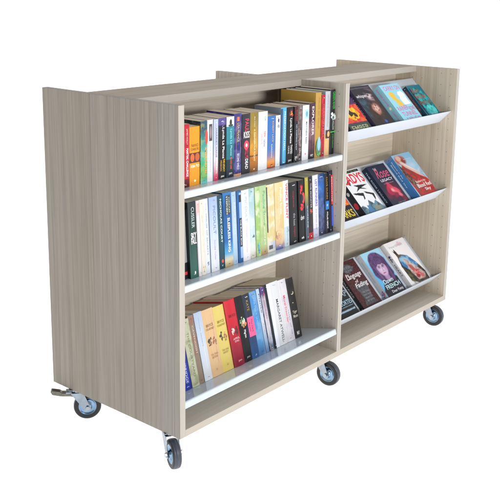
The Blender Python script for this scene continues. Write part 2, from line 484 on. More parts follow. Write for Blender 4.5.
# castors
m_zinc = plain('#939eaa', name='zinc_plate', rough=.3, metal=1.0, var=.35, scale=70)
m_zinc2 = plain('#7f9cb8', name='blue_zinc_plate', rough=.22, metal=1.0, var=.5, scale=60)
m_rub = plain('#3f4552', name='grey_rubber', rough=.42, var=.2, scale=120, bump=.2)
m_rub2 = plain('#14161b', name='black_rubber_wall', rough=.45, var=.2, scale=120)
AX = -.0702; WR = .0463
def castor(ax, ay, nx, ny, trail=.03, brake=False):
    """ax, ay: where the axle stands; (nx, ny): outward normal of the face seen"""
    n = Vector((nx, ny, 0)).normalized(); head = Vector((n.y, -n.x, 0))     # rolling direction
    root = bmesh.new()
    # local frame: x = axle, y = rolling direction towards the swivel
    box(root, -.028, .028, trail-.030, trail+.030, -AX-.0035, -AX-.0004, 0, .001)     # top plate
    g = bmesh.new(); lathe(g, [(-AX-.0038, .021), (-AX-.008, .023), (-AX-.013, .022), (-AX-.0155, .017)], 28)
    bmesh.ops.rotate(g, verts=g.verts, matrix=Matrix.Rotation(R(-90), 3, 'Y'))
    for v in g.verts: v.co.y += trail
    me = bpy.data.meshes.new('x'); g.to_mesh(me); g.free(); root.from_mesh(me); bpy.data.meshes.remove(me)
    zt = -AX-.0155
    for s in (-1, 1):
        xs = s*.0205; prof = [(-.012, -.006), (-.004, -.013), (.007, -.012), (.014, -.002), (trail+.023, zt-.002), (trail+.023, zt), (trail-.019, zt), (trail-.019, zt-.004)]
        f = prism_x(root, prof, xs-.0013, xs+.0013)
    box(root, -.0192, .0192, trail-.019, trail+.017, zt-.0022, zt+.0002)
    o = link('castor', root, m_zinc, trolley)
    o.matrix_local = Matrix(((n.x, head.x, 0, ax), (n.y, head.y, 0, ay), (0, 0, 1, AX), (0, 0, 0, 1)))
    bm = bmesh.new()
    pr = [(-.0125, .030), (-.0135, .036), (-.0135, .0405), (-.011, .0445), (-.006, WR-.0002), (-.0055, WR-.0008), (-.005, WR-.0002), (0, WR),
          (.005, WR-.0002), (.0055, WR-.0008), (.006, WR-.0002), (.011, .0445), (.0135, .0405), (.0135, .036), (.0125, .030)]
    lathe(bm, pr, 56, cap=False)
    for f in bm.faces:
        c = f.calc_center_median()
        f.material_index = 0 if math.hypot(c.y, c.z) > .0425 else 1
    link('tyre', bm, [m_rub, m_rub2], o, True)
    bm = bmesh.new()
    lathe(bm, [(-.017, .009), (-.0165, .0115), (-.012, .013), (-.0085, .017), (-.0085, .025), (-.0118, .0285), (-.0122, .0305), (.0122, .0305), (.0118, .0285), (.0085, .025), (.0085, .017), (.012, .013), (.0165, .0115), (.017, .009)], 48)
    link('wheel_hub', bm, m_zinc2, o, True)
    bm = bmesh.new(); lathe(bm, [(-.0275, .005), (-.0275, .0068), (-.0222, .0068), (-.0222, .0035), (.0222, .0035), (.0222, .0068), (.0275, .0068), (.0275, .005)], 6)
    link('axle_bolt', bm, plain('#98a1ab', name='bright_steel', rough=.18, metal=1), o)
    if brake:
        bm = bmesh.new()
        prism_x(bm, [(trail+.010, -AX-.026), (trail+.030, -AX-.018), (trail+.052, -AX-.016), (trail+.058, -AX-.011), (trail+.086, -AX-.005), (trail+.090, -AX-.010), (trail+.084, -AX-.021), (trail+.060, -AX-.027), (trail+.048, -AX-.029), (trail+.028, -AX-.030), (trail+.012, -AX-.034)], -.011, .011)
        bmesh.ops.bevel(bm, geom=list(bm.edges), offset=.0012, segments=1, affect='EDGES')
        link('brake_pedal', bm, plain('#6e6c66', name='worn_steel', rough=.25, metal=1.0, var=.45, scale=90), o)
        bm = bmesh.new(); box(bm, -.014, .014, trail+.018, trail+.04, -AX-.019, -AX-.012, 0, .002)
        link('brake_arm', bm, m_zinc, o)
    return o
castor(.0184, .047, -.89, .455, brake=False)
castor(.0540, .494, -.63, -.78, brake=True)
castor(.804, .030, -.995, -.10)
castor(1.594, .034, -.995, -.10)
castor(.804, .54, -.9, .3)
castor(1.57, .54, -.9, -.3)

# ------------------------------------------------------------------ books on the flat shelves
G1 = 'books standing on the top flat shelf'; G2 = 'books standing on the middle flat shelf'; G3 = 'books on the bottom shelf that tilts back'
G4 = 'books facing out on the sloping trays'
def rest(o, label, group): tag(o, label, 'book', group); return o
gap = .0009
#      x0,    x1,    h,    kwargs, label
P = '#b9a589'
row1 = [
 (.036, .0804, .183, dict(spine=[(0, '#5a1420'), (.13, '#d01530')], texts=[('MARTIAL CHALLENGE', .17, .62, .62, .88, '#ffffff', .02), ('JAMES HOLLY', .68, .93, .62, .82, '#f7c8c8')]),
  'red paperback at the left end of the top shelf, white lettering and dark red foot'),
 (.0804, .1256, .172, dict(spine='#f3a21c', board='#f0a018', patches=[(.39, .56, 0, 1, '#4a1508'), (.41, .55, .08, .45, '#c85a16', 'o'), (.41, .55, .52, .92, '#b44c12', 'o'), (.06, .10, .42, .58, '#fff2c8', 'o')],
   texts=[('NANCI', .66, .71, .2, .8, '#7a4a10', .01, 1), ('CHRISTIE', .60, .64, .14, .86, '#7a4a10', 0, 1), ('REBA PRO', .31, .36, .1, .9, '#fff4d8', .02, 1)]),
  'thick amber yellow paperback with a dark photo band across its spine, beside the red book'),
 (.1256, .1549, .184, dict(spine=[(0, '#6fd0d8'), (.1, '#27a565'), (.28, '#35b878'), (.48, '#58b8a8'), (.72, '#2b8f8c'), (.88, '#31566c')], board='#27414e', smooth=True, mot=('#e8e36a', 60, .25),
   patches=[(.62, .86, .62, 1, '#c83a2c', 'o')], texts=[('AMBER THEATRE', .16, .58, .5, .85, '#f0a022', .02)]),
  'green and teal paperback with orange lettering and a red blot near its top'),
 (.1549, .1820, .185, dict(spine='#eef0f3', board='#d8dadd', patches=[(.66, .93, .3, .8, '#39333b'), (.7, .9, .4, .7, '#8c7f8a', 'o')], texts=[('the quiet season', .16, .58, .42, .62, '#8a98a8')]),
  'white paperback with a small dark portrait above grey lettering, right of the green one'),
 (.1829, .2030, .184, dict(spine=[(0, '#d4305c'), (.08, '#e0557c'), (.34, '#e7e9f2'), (.62, '#c3d4ea')], board='#bccbe0', smooth=True, texts=[('HARRIET VANE', .38, .85, .35, .68, '#5a6a94'), ('SECRETS', .12, .3, .3, .7, '#ffffff')]),
  'thin pale blue paperback fading to pink at its foot, top flat shelf'),
 (.2030, .2381, .185, dict(spine=[(0, '#0d0c12'), (.82, '#1a1428'), (.88, '#5a4a9a')], board='#15131c', patches=[(.85, .97, .2, .8, '#7a6cb0', 'j')],
   texts=[('Lynda La Plante', .34, .84, .34, .78, '#f3f3f6', .015), ('THE LEGACY', .12, .33, .52, .84, '#e8b420', .02), ('PRISON', .14, .31, .18, .42, '#d09a18', .02), ('pan', .02, .06, .3, .7, '#d8d8d8', 0, 1)]),
  'black paperback with white lettering, gold lines below it and a violet head'),
 (.2381, .2734, .185, dict(spine=[(0, '#0f2230'), (.12, '#12343f'), (.3, '#1c7484'), (.55, '#2a8ea0'), (.84, '#e8efe8')], board='#20485c', patches=[(.86, .96, .35, .65, '#1c2226', 'o'), (.84, .88, .2, .8, '#283a30', 'o')],
   texts=[('Lynda La Plante', .36, .8, .34, .72, '#9fd8dc', .0), ('BLOOD LINE', .14, .33, .4, .7, '#e05040', .02), ('pan', .04, .08, .3, .7, '#d8d8d8', 0, 1)]),
  'teal paperback with a white top, a small dark figure and red text'),
 (.2734, .3085, .191, dict(spine=[(0, '#e0a070'), (.03, '#2c2a78'), (.5, '#34306c'), (.7, '#3a3684')], board='#3a3494', mot=('#6c78b8', 60, .4), patches=[(.88, .95, .35, .65, '#e86a50')],
   texts=[('LISA FRANCE', .55, .85, .3, .7, '#c8b878', .0), ('SECOND SHIELD', .1, .36, .3, .7, '#e8e0f0', .01)]),
  'indigo paperback with lightning blue marks and a small orange square at its head'),
 (.3099, .3495, .186, dict(spine='#2c2d38', board='#3b3c48', patches=[(.40, .56, .2, .8, '#d4304a', 'o'), (.45, .51, .38, .62, '#e8dce0', 'o')],
   texts=[('PAUL', .7, .92, .22, .84, '#c8344c', .03), ('KISS', .6, .71, .16, .86, '#f0e8ea', .03, 1), ('KILL ME', .26, .4, .25, .8, '#c02c48', .03), ('DEAD', .08, .25, .3, .75, '#f0f0f4', .03)]),
  'charcoal paperback with big red and white capitals round a red circle'),
 (.3495, .3871, .187, dict(spine=[(0, '#8a5a1c'), (.25, '#d07c1c'), (.4, '#e8a428'), (.6, '#c8962c'), (.85, '#9c8434')], board='#94805a', smooth=True, mot=('#4a3410', 30, .3), texts=[('A DANGEROUS FLIGHT', .18, .72, .4, .66, '#f8e8b0', .01), ('IRA COLE', .76, .93, .42, .6, '#e8d8a0')], patches=[(.26, .28, 0, 1, '#5a3410')]),
  'golden brown sunset paperback with pale lettering running down its spine'),
 (.3886, .4339, .185, dict(spine='#f1f3f5', board='#e6e8ea', patches=[(.82, .9, .62, .95, '#d8c098', 'j'), (.85, .92, .55, .8, '#9cc4dc', 'j')], texts=[('new', .56, .66, .5, .8, '#d8807c'), ('tales', .4, .52, .5, .8, '#8898b0'), ('MIRA', .44, .62, .25, .4, '#e0a8a0')]),
  'thick white paperback with faint coloured lettering left of the sunset blue one'),
 (.4339, .4737, .167, dict(spine=[(0, '#20284a'), (.03, '#f07c1c'), (.12, '#f0a048'), (.24, '#8c84a8'), (.36, '#4c7cc0'), (1, '#3474c8')], board='#9cb0c4', smooth=True, texts=[('ROBERT LACE', .5, .9, .5, .74, '#d8a868', .01), ('SUNDOWN', .2, .46, .4, .6, '#e8e4e0'), ('pan', .03, .07, .4, .64, '#20201c', 0, 1)]),
  'short blue paperback that turns sunset orange towards its foot'),
 (.4737, .4984, .166, dict(spine='#eceff3', board='#c8ccd2', patches=[(.86, .94, .35, .65, '#25285c', 'o')], texts=[('ida', .76, .84, .3, .7, '#4c5a90', 0, 1)]),
  'short white paperback with a dark blue dot near its top'),
 (.4984, .5285, .188, dict(spine=[(0, '#123a68'), (.03, '#56b8e4'), (1, '#6cc4ec')], board='#8a97a4', patches=[(.03, .98, 0, .3, '#1d3f70')], texts=[('PRESERVATION HALL', .25, .93, .46, .82, '#d4f0fa', .01)]),
  'sky blue paperback with a navy edge and pale lettering down its spine'),
 (.5285, .5694, .186, dict(spine='#121216', board='#222228', patches=[(.8, .98, .3, .95, '#7a2418', 'j'), (.85, .94, .4, .8, '#e07848', 'j')], texts=[('Lynda La Plante', .36, .8, .36, .76, '#f0f0f2', .015), ('TWISTED', .17, .33, .5, .85, '#e0e0e0', .01), ('CRIME', .18, .32, .2, .44, '#c8c8c8'), ('pan', .03, .07, .3, .7, '#e8e8e8', 0, 1)]),
  'black paperback with a fiery orange picture at its head and white lettering'),
 (.5694, .5898, .185, dict(spine=[(0, '#16161e'), (.5, '#1c1c28'), (.75, '#4c1a20')], board='#1a1a20', texts=[('NO WARNING SHOT', .22, .68, .3, .72, '#b8c4d4', .0), ('ELLE MAY', .74, .94, .3, .7, '#c43a3a'), ('pan', .05, .11, .2, .8, '#e8e8e8', 0, 1)]),
  'thin black paperback with grey title and small red name above'),
 (.5898, .6143, .187, dict(spine=[(0, '#2c2030'), (.5, '#4c3a44'), (.8, '#6c5a5a')], board='#3c3038', smooth=True, mot=('#a89890', 70, .5), texts=[('MIDNIGHT LACE', .1, .55, .3, .7, '#c8b4b4')]),
  'mottled plum brown paperback just left of the white one with blue emblem'),
 (.6143, .6503, .185, dict(spine='#eef1f4', board='#d8dce0', patches=[(.76, .92, .3, .85, '#9cc8e4'), (.79, .89, .42, .72, '#5898cc', 'o'), (.1, .13, .4, .55, '#d85060', 'o')], texts=[('MATTHEW REED', .3, .7, .42, .7, '#34425c', .015)]),
  'white paperback with a square pale blue emblem near the top and dark capitals'),
 (.6503, .6869, .188, dict(spine=[(0, '#1c1620'), (.3, '#6c4858'), (.5, '#9c7480'), (.7, '#4c3040')], board='#3a2a34', smooth=True, mot=('#2a1c28', 60, .5), texts=[('EXPLORER', .42, .94, .35, .78, '#f0dce0', .02), ('pan', .04, .08, .3, .7, '#e8e8e8', 0, 1)]),
  'dark plum paperback with a pink grey middle, in front of the tall tan hardback'),
 (.6869, .7195, .221, dict(hard=True, spine='#caa048', board='#d0a850', patches=[(.01, .3, .05, .95, '#4c7c58', 'o'), (.1, .32, .3, .85, '#88bce0', 'o'), (.02, .08, .1, .95, '#5cb060', 'j')], texts=[('FIELDS OF GOLD', .45, .92, .3, .6, '#a87c30')]),
  'tall tan yellow hardback with a small blue and green scene at its foot'),
 (.7195, .7393, .211, dict(spine='#b81c30', board='#a01828', texts=[('CRIMSON HILL', .3, .85, .3, .7, '#e0787c')], patches=[(.03, .09, .2, .8, '#7a1420')]),
  'tall thin deep red book on the top shelf beside the tan one'),
 (.7393, .7692, .221, dict(hard=True, spine=[(0, '#ecc088'), (.33, '#c8ccd4')], board='#b0b8c4', patches=[(.27, .4, .1, .95, '#3a2018'), (.29, .38, .35, .8, '#e0a868', 'o')], texts=[('MEMORIES OF THE LONG ROAD', .45, .95, .25, .5, '#8c94a4'), ('A SECOND LIFE', .5, .9, .6, .8, '#98a0ac')]),
  'tall hardback, pale grey above and peach below with a small portrait between'),
 (.7692, .8021, .224, dict(hard=True, spine=[(0, '#10161a'), (.6, '#141c1e')], board='#14181c', patches=[(.52, .66, 0, 1, '#d8e4e4', 'j'), (.54, .6, .2, .7, '#2c5c5c', 'j'), (.34, .36, 0, 1, '#3c9c4c')], texts=[('GREEN RIVER', .7, .97, .25, .8, '#3cb04c', .015), ('HOLLOW', .38, .52, .3, .7, '#b8c4c0', .01), ('JON MARSH', .1, .32, .3, .65, '#48a858')]),
  'tall black hardback with green lettering, last before the divider on the top shelf'),
]
row2 = [
 (.030, .0871, .233, dict(spine=[(0, '#22262e'), (.2, '#12311f'), (.215, '#a8acb4'), (.9, '#262a30')], board='#20242a', patches=[(.06, .1, .5, .95, '#d02438')], texts=[('ALEX RYAN', .58, .84, .62, .92, '#e01c34', .04)]),
  'black and grey paperback with bold red lettering at the left end of the middle shelf'),
 (.0871, .1199, .233, dict(spine=[(0, '#2f6a5c'), (.35, '#2c5850'), (.5, '#22443e'), (.9, '#223038')], board='#20302e', smooth=True, patches=[(.05, .09, .5, .65, '#ffffff', 'o')],
   texts=[('CUSSLER', .66, .93, .3, .8, '#b8c8c4', .01), ('SKY', .52, .6, .2, .9, '#ffffff', .05, 1), ('FALL', .45, .52, .2, .9, '#f4f4f4', .05, 1)]),
  'dark green paperback with a jagged white mark in the middle of its spine'),
 (.1199, .1341, .233, dict(spine=[(0, '#ece8ec'), (.8, '#f0dcdc')], board='#e0dcdc', patches=[(.84, .96, .3, .8, '#e8a8a4')]), 'thin off-white paperback with a pinkish patch at the top, middle shelf'),
 (.1341, .1532, .233, dict(spine='#efeade', board='#e4dfd2', patches=[(.05, .14, .2, .8, '#b8aa8c', 'j')], texts=[('gentle rain', .3, .8, .35, .65, '#d4ccb8')]), 'cream paperback with a small drawing at its foot, middle shelf'),
 (.1532, .1743, .232, dict(spine='#e8eef6', board='#dde4ee', patches=[(.1, .17, .3, .7, '#6c7c9c', 'j'), (.84, .95, .25, .75, '#c8d4c0', 'j')], texts=[('HOUSE OF SECRETS', .25, .8, .3, .62, '#8c9cb8')]), 'white paperback with grey blue lettering and a small blue sprig at its foot'),
 (.1743, .2110, .233, dict(spine=[(0, '#eceef8'), (.5, '#cfdcf2'), (1, '#a8c0e6')], board='#9cb4dc', smooth=True, texts=[('PICOULT', .5, .88, .34, .74, '#6c88c0', .01), ('house rules', .16, .42, .36, .66, '#b49cc8')]),
  'pale lavender blue paperback with widely spaced grey capitals, left of the dark teal one'),
 (.2110, .2360, .232, dict(spine=[(0, '#164450'), (.6, '#20586c'), (1, '#1c4c60')], board='#1b4656', smooth=True, patches=[(.08, .13, .4, .75, '#e04030', 'o')], texts=[('NICHOLAS COURT', .36, .95, .35, .75, '#d8ecec', .015)]),
  'dark teal paperback with white capitals and a red dot, middle shelf'),
 (.2360, .2763, .236, dict(spine=[(0, '#b49c6c'), (.1, '#e0d8b8'), (.18, '#5cb0e0'), (.35, '#1c6cb4'), (.8, '#1858a0'), (1, '#2c80c8')], board='#1c5c9c', smooth=True, patches=[(.7, .96, .25, .8, '#2a3440')],
   texts=[('STEPHEN', .71, .95, .3, .52, '#c8d0c0', .03), ('DREAM', .73, .93, .56, .76, '#a8a890', .03), ('SLEEPLESS KING', .2, .66, .35, .72, '#ffffff', .03)]),
  'wide bright blue paperback with bold white capitals and a sandy foot'),
 (.2763, .3003, .232, dict(spine=[(0, '#a8c8e8'), (.5, '#c4daf0'), (1, '#b0cce8')], board='#90b4d8', smooth=True, texts=[('blue water', .4, .85, .4, .7, '#dceaf6')]), 'plain powder blue paperback beside the navy striped spine'),
 (.3003, .3213, .232, dict(spine='#2464a8', board='#2c4c7c', patches=[(.06, .97, .42, 1, '#8aa8d8'), (.22, .62, .38, .92, '#121824'), (.84, .94, .4, .9, '#10182c')], texts=[('THE BLACK BOX', .24, .6, .48, .82, '#e8e8ec', .01)]), 'narrow blue paperback with a black block and white capitals in the middle'),
 (.3213, .3571, .230, dict(spine='#f2f3f8', board='#e4e6ee', texts=[('PICOULT', .55, .9, .36, .72, '#9cacd0', .01), ('nineteen minutes', .12, .5, .4, .66, '#e0b0c0')]), 'white paperback with lilac grey capitals right of the narrow blue one'),
 (.3571, .3886, .229, dict(spine=[(0, '#c8b8a0'), (.12, '#e4e4dc'), (.3, '#cfe2e8'), (1, '#a4ccd4')], board='#9cc0c8', smooth=True, mot=('#f0f4f0', 25, .5), patches=[(.28, .34, .4, .8, '#485868', 'j')]), 'pale sea green paperback with a sandy beach foot and a tiny dark speck'),
 (.3886, .4121, .230, dict(spine='#a4cc78', board='#a8cc80', mot=('#e4efcc', 28, .8), patches=[(.04, .2, .1, .7, '#4c9cc0', 'j')]), 'mottled leaf green paperback, middle shelf'),
 (.4121, .4467, .229, dict(spine=[(0, '#c0986c'), (.15, '#bccf98'), (.4, '#d0dfa8'), (1, '#b4d4a0')], board='#a4c880', smooth=True, mot=('#90b870', 22, .4), texts=[('Pauline Stone', .42, .92, .35, .8, '#40a070', .01), ('orchard girls', .14, .4, .4, .7, '#f0f4d8')]), 'pale green paperback with darker green script lettering next to the mottled leaf green one'),
 (.4467, .4886, .226, dict(spine=[(0, '#e8e4e0'), (.04, '#c4cce4'), (.15, '#e4d090'), (1, '#dfc684')], board='#d4bc74', mot=('#f2ecd8', 26, .8), patches=[(.04, .1, .15, .6, '#4c5054'), (.3, .97, 0, .1, '#3a3838')]), 'yellow flowered paperback with a white and blue sticker low on its spine'),
 (.4886, .5352, .226, dict(spine=[(0, '#3864b8'), (.1, '#e0b898'), (.25, '#e2c288'), (1, '#ead69c')], board='#dcc688', smooth=True, mot=('#f2e4bc', 24, .5), patches=[(.1, .3, .05, .5, '#d49c78', 'j')], texts=[('Pauline Stone', .52, .92, .5, .78, '#f8f8ec', .0), ('summer garden', .4, .8, .3, .46, '#f4ecd0')]), 'yellow orange paperback with a blue foot, white script lettering'),
 (.5352, .5633, .226, dict(spine=[(0, '#cfe0ea'), (.3, '#e8f0f6'), (1, '#dceef4')], board='#c8dce8', patches=[(.18, .3, .3, .95, '#a8b8c4', 'j')], texts=[('VINCE FLINT', .42, .96, .3, .84, '#e02c3c', .035), ('pursuit', .08, .3, .4, .7, '#8ca0b4')]), 'white paperback with bold red capitals running down its spine'),
 (.5633, .6101, .215, dict(spine='#18191e', board='#202126', texts=[('stephanie', .6, .86, .3, .58, '#982430', .01), ('the host', .3, .5, .35, .68, '#9ca0a8', .0), ('meyers', .12, .28, .35, .6, '#a02c34')]), 'thick matt black paperback with dull red and grey lettering'),
 (.6101, .6443, .215, dict(spine='#141418', board='#1c1c20', patches=[(.76, .97, .15, .6, '#d82034', 'j'), (.62, .8, .5, .95, '#e02438', 'o'), (.66, .76, .42, .75, '#141418', 'o'), (.48, .64, .12, .8, '#d02034', 'j')], texts=[('dawn', .36, .44, .2, .8, '#d0d0d4', .01, 1), ('orb', .05, .09, .3, .7, '#ffffff', .02, 1)]), 'black paperback with a curling red ribbon at the head of its spine'),
 (.6443, .6636, .221, dict(spine=[(0, '#54606c'), (.5, '#48586c'), (.75, '#b8ac3c')], board='#505a64', smooth=True, texts=[('SHORELINE', .2, .55, .35, .75, '#c8d0d8')]), 'narrow slate paperback with an olive yellow top'),
 (.6636, .6884, .219, dict(spine=[(0, '#c02030'), (.1, '#3a1c20'), (.2, '#222228'), (.7, '#1c1c24')], board='#222226', patches=[(.38, .5, .2, .9, '#c84428', 'j')], texts=[('THE MONSTER', .5, .9, .35, .75, '#b8b8bc', .01)]), 'dark paperback with an orange red patch mid spine and a red foot'),
 (.6884, .7210, .221, dict(spine=[(0, '#c8c4dc'), (.15, '#e8e8f2')], board='#c8c8d8', texts=[('LIST RUNNERS', .5, .93, .3, .8, '#4a3c9c', .03), ('the honest thief', .12, .46, .4, .65, '#7c7cac')]), 'white paperback with bold violet capitals, between two dark books'),
 (.7210, .7584, .220, dict(spine=[(0, '#2a3450'), (.25, '#3c4468'), (.55, '#2c4c84'), (.8, '#2c6cc4'), (1, '#1c3c78')], board='#24345c', smooth=True, mot=('#7c94d0', 40, .35)), 'deep blue paperback with a glowing blue upper part'),
 (.7584, .7812, .217, dict(spine='#1e2230', board='#20242c', patches=[(.4, .54, .1, 1, '#2c74c8'), (.44, .5, .3, .8, '#9cd0f0', 'j')], texts=[('CLIVE DUNN', .58, .94, .3, .8, '#b4883c', .015), ('POLAR NIGHT', .08, .36, .3, .8, '#e8ecf0', .02)]), 'dark paperback with dull gold capitals and a square blue picture'),
 (.7812, .8056, .221, dict(hard=True, spine='#14172a', board='#181a2c'), 'thin plain midnight navy hardback, second from the divider'),
 (.8056-.0, .8056+.0015, .22, None, ''),
]
row2.pop()
row2[-1] = (.7812, .7930, .221, dict(hard=True, spine='#14172a', board='#181a2c'), 'thin plain midnight navy hardback, second from the divider')
row2.append((.7935, .8066, .222, dict(hard=True, spine='#1a1e3c', board='#181a30', patches=[(.45, .93, .15, .9, '#d82440'), (.1, .43, .15, .9, '#3c5cd8')], texts=[('EXECUTIVE', .5, .9, .3, .7, '#ffffff', .02)]), 'thin navy hardback with a long red and blue label, last before the divider'))
# paperbacks of row 1 sit in a tight row; hardbacks are deeper
for i, (x0, x1, h, kw, lab) in enumerate(row1):
    d = .112 + random.uniform(-.002, .004) if h < .2 else .150
    y = .036 + random.uniform(-.0015, .002)
    b = make_book(x1-x0-gap, h, d, page=random.choice(['#dccab0', '#e2d2ba', '#d0bda4', '#d8c6aa']), loc=(x0+gap/2, y, SZ[0]+.0004), **kw)
    rest(b, lab, G1)
for i, (x0, x1, h, kw, lab) in enumerate(row2):
    y = .036 + random.uniform(-.002, .002) + (.012 if i == 0 else 0) - (.005 if x0 > .6 else 0)
    b = make_book(x1-x0-gap, h-.002, .152+random.uniform(-.004, .004), page=random.choice(['#d6c9b2', '#dacfba', '#ccbfa8']), loc=(x0+gap/2, y, SZ[1]+.0005-(y-.003)*math.tan(R(TILT[1]))), **kw)
    b.rotation_euler = (-R(TILT[1]), 0, 0)
    rest(b, lab, G2)
# row 3 stands on the shelf that tilts back.  (x of left edge, height, ...)
row3 = [
 (0.1040, 0.212, dict(spine='#2a3cb0', board='#20308c', texts=[('CAMBRIDGE', .1, .55, .3, .7, '#c8ccf0', .01)]), 'royal blue paperback at the far left of the bottom shelf'),
 (0.1376, 0.216, dict(spine='#c9cdb0', board='#b8b89c', mot=('#8c9468', 40, .5), texts=[('THE COURTYARD', .15, .8, .35, .68, '#6c7450')]), 'sage and cream paperback standing beside the royal blue one'),
 (0.1711, 0.220, dict(spine='#9a8676', board='#8c7868', mot=('#a8685c', 30, .5), texts=[('CAVENDISH', .45, .85, .35, .65, '#d8ccc0')]), 'taupe brown paperback standing between the cream and the icy white ones'),
 (0.1969, 0.222, dict(spine=[(0, '#e8eef6'), (.5, '#dce8f8'), (1, '#bcd0ec')], board='#b8c8e0', smooth=True, texts=[('winter letters', .5, .92, .4, .64, '#94a8cc')]), 'icy white paperback standing left of the peach one'),
 (0.2325, 0.220, dict(hard=False, spine='#efc898', board='#e4bc8c', page='#b09272', patches=[(.44, .6, .12, .5, '#3c342c', 'j'), (.42, .58, .5, .88, '#8c5844', 'j'), (.08, .12, .4, .6, '#c09868', 'j')], texts=[('BRYCE', .74, .78, .2, .8, '#94683c', .01, 1), ('COURTNEY', .69, .72, .14, .86, '#94683c', .01, 1), ('THE TWIN', .31, .34, .2, .8, '#a88058', 0, 1), ('SISTERS', .27, .30, .25, .75, '#a88058', 0, 1)]), 'peach coloured thick paperback with a dark sketch on its spine'),
 (0.2866, 0.217, dict(spine='#efd878', board='#e8d070', page='#b09272', patches=[(.46, .62, .14, .5, '#443c34', 'j'), (.44, .6, .48, .86, '#a87850', 'j'), (.08, .12, .4, .6, '#c8a850', 'j')], texts=[('BRYCE', .74, .78, .2, .8, '#8c7430', .01, 1), ('COURTNEY', .69, .72, .14, .86, '#8c7430', .01, 1), ('THE LONG', .31, .34, .2, .8, '#a08840', 0, 1), ('HARVEST', .27, .30, .25, .75, '#a08840', 0, 1)]), 'yellow thick paperback with a dark sketch, standing between the peach and red ones'),
 (0.3387, 0.223, dict(hard=True, spine=[(0, '#90183a'), (.3, '#b01838'), (.55, '#d41c34'), (1, '#e02438')], board='#b8202c', smooth=True, page='#b29276', patches=[(.46, .6, .1, .5, '#e8c8c4', 'j'), (.44, .6, .45, .85, '#5c1420', 'j')], texts=[('BRYCE', .74, .78, .2, .8, '#701020', .01, 1), ('APRIL', .4, .43, .2, .8, '#f0c0c4', 0, 1), ('SONG', .36, .39, .3, .7, '#f0c0c4', 0, 1), ('pan', .06, .09, .35, .65, '#f0c0c4', 0, 1)]), 'big red hardback on the bottom shelf, crimson at its foot'),
 (0.3923, 0.223, dict(spine='#15161c', board='#1c1c22', patches=[(.52, .7, .1, .8, '#7c9c74', 'j'), (.5, .62, .3, 1, '#d87c4c', 'j'), (.56, .66, .5, .9, '#f0dcc8', 'j')], texts=[('Pilgrim', .36, .48, .35, .78, '#f0f0f4', .03), ('pan', .05, .08, .3, .7, '#c8c8cc', 0, 1)]), 'black paperback with a small colourful picture, right of the big red hardback'),
 (0.4291, 0.221, dict(spine=[(0, '#3464a0'), (.25, '#284878'), (.65, '#2c3444')], board='#243040', smooth=True, patches=[(.34, .64, .12, 1, '#f0588c')], texts=[('The Dark', .4, .6, .55, .8, '#701838', .01), ('Room', .42, .56, .25, .46, '#701838', .01), ('KATE', .74, .9, .3, .7, '#a88c50')]), 'navy paperback with a bright pink label on its spine'),
 (0.4675, 0.220, dict(spine=[(0, '#4c7cb4'), (.25, '#5ca4e0'), (1, '#4c94dc')], board='#3c7cbc', smooth=True, mot=('#a8d0f0', 30, .4), texts=[('FARTHER SHORE', .4, .9, .35, .65, '#7cb8ec')]), 'bright azure paperback right of the pink labelled one'),
 (0.5057, 0.222, dict(spine=[(0, '#6c8cc0'), (.2, '#a8c8e8'), (.5, '#dce8f4'), (1, '#c8dcf4')], board='#b0c8e4', smooth=True, texts=[('Plante', .62, .92, .3, .8, '#44506c', .01), ('silent', .2, .46, .4, .7, '#c898a8')]), 'pale blue and white paperback with dark grey lettering near its head'),
 (0.5230, 0.224, dict(spine=[(0, '#28384c'), (.12, '#8098b8'), (.35, '#d8d8e4'), (.8, '#c0b4c8'), (.9, '#5c4484')], board='#504870', smooth=True, mot=('#f0e8f0', 40, .5), patches=[(.86, .92, .4, .8, '#d04860', 'j')], texts=[('Hotel Rose', .5, .86, .3, .6, '#c07c94')]), 'whitish paperback with violet head and slate foot beside the pale blue one'),
 (0.5450, 0.226, dict(spine='#1c222c', board='#20242c', patches=[(.0, 1, .45, 1, '#dfe3f0')]), 'dark spined book with a pale lilac stripe along its spine, bottom shelf'),
 (0.5768, 0.226, dict(spine='#f0f2f6', board='#dcdfe6', texts=[('MARGARET ATWELL', .05, .72, .38, .74, '#3c4450', .015)]), 'white paperback with long dark capitals down its spine, bottom shelf'),
 (0.6234, 0.223, dict(spine='#f2f0f6', board='#e0dfe6', mot=('#dcc8e0', 30, .4), texts=[('Moral Disorder', .3, .74, .3, .62, '#d84c5c', .01), ('tales of us', .1, .5, .64, .8, '#94a4cc')]), 'white paperback with red script down its spine, second from the right'),
 (0.6686, 0.217, dict(spine='#2c2a2c', board='#323032', patches=[(.72, .78, .35, .75, '#b8b0a0', 'o'), (.735, .795, .3, .65, '#2c2a2c', 'o'), (.58, .6, .3, .6, '#a8a090', 'j')], texts=[('Tiger', .4, .46, .2, .8, '#c8c0b0', .02, 1), ('Moon', .34, .39, .2, .8, '#c8c0b0', .02, 1), ('MAY', .05, .11, .3, .65, '#f0f0f0', .02, 1)]), 'dark charcoal paperback with a small crescent moon, rightmost on the bottom shelf'),
]
for i, (xb, h, kw, lab) in enumerate(row3):
    nxt = row3[i+1][0] if i+1 < len(row3) else .7101
    page = kw.pop('page', '#d2bfa2'); y = .0815+random.uniform(-.002, .003)
    b = make_book(nxt-xb-gap, h, random.uniform(.128, .146), page=page, loc=(xb, y, SZ[2]+.0008-(y-.0065)*math.tan(R(TILT[2]))), **kw)
    b.rotation_euler = (-R(TILT[2]), 0, R(random.uniform(-.4, .4)))
    rest(b, lab, G3)

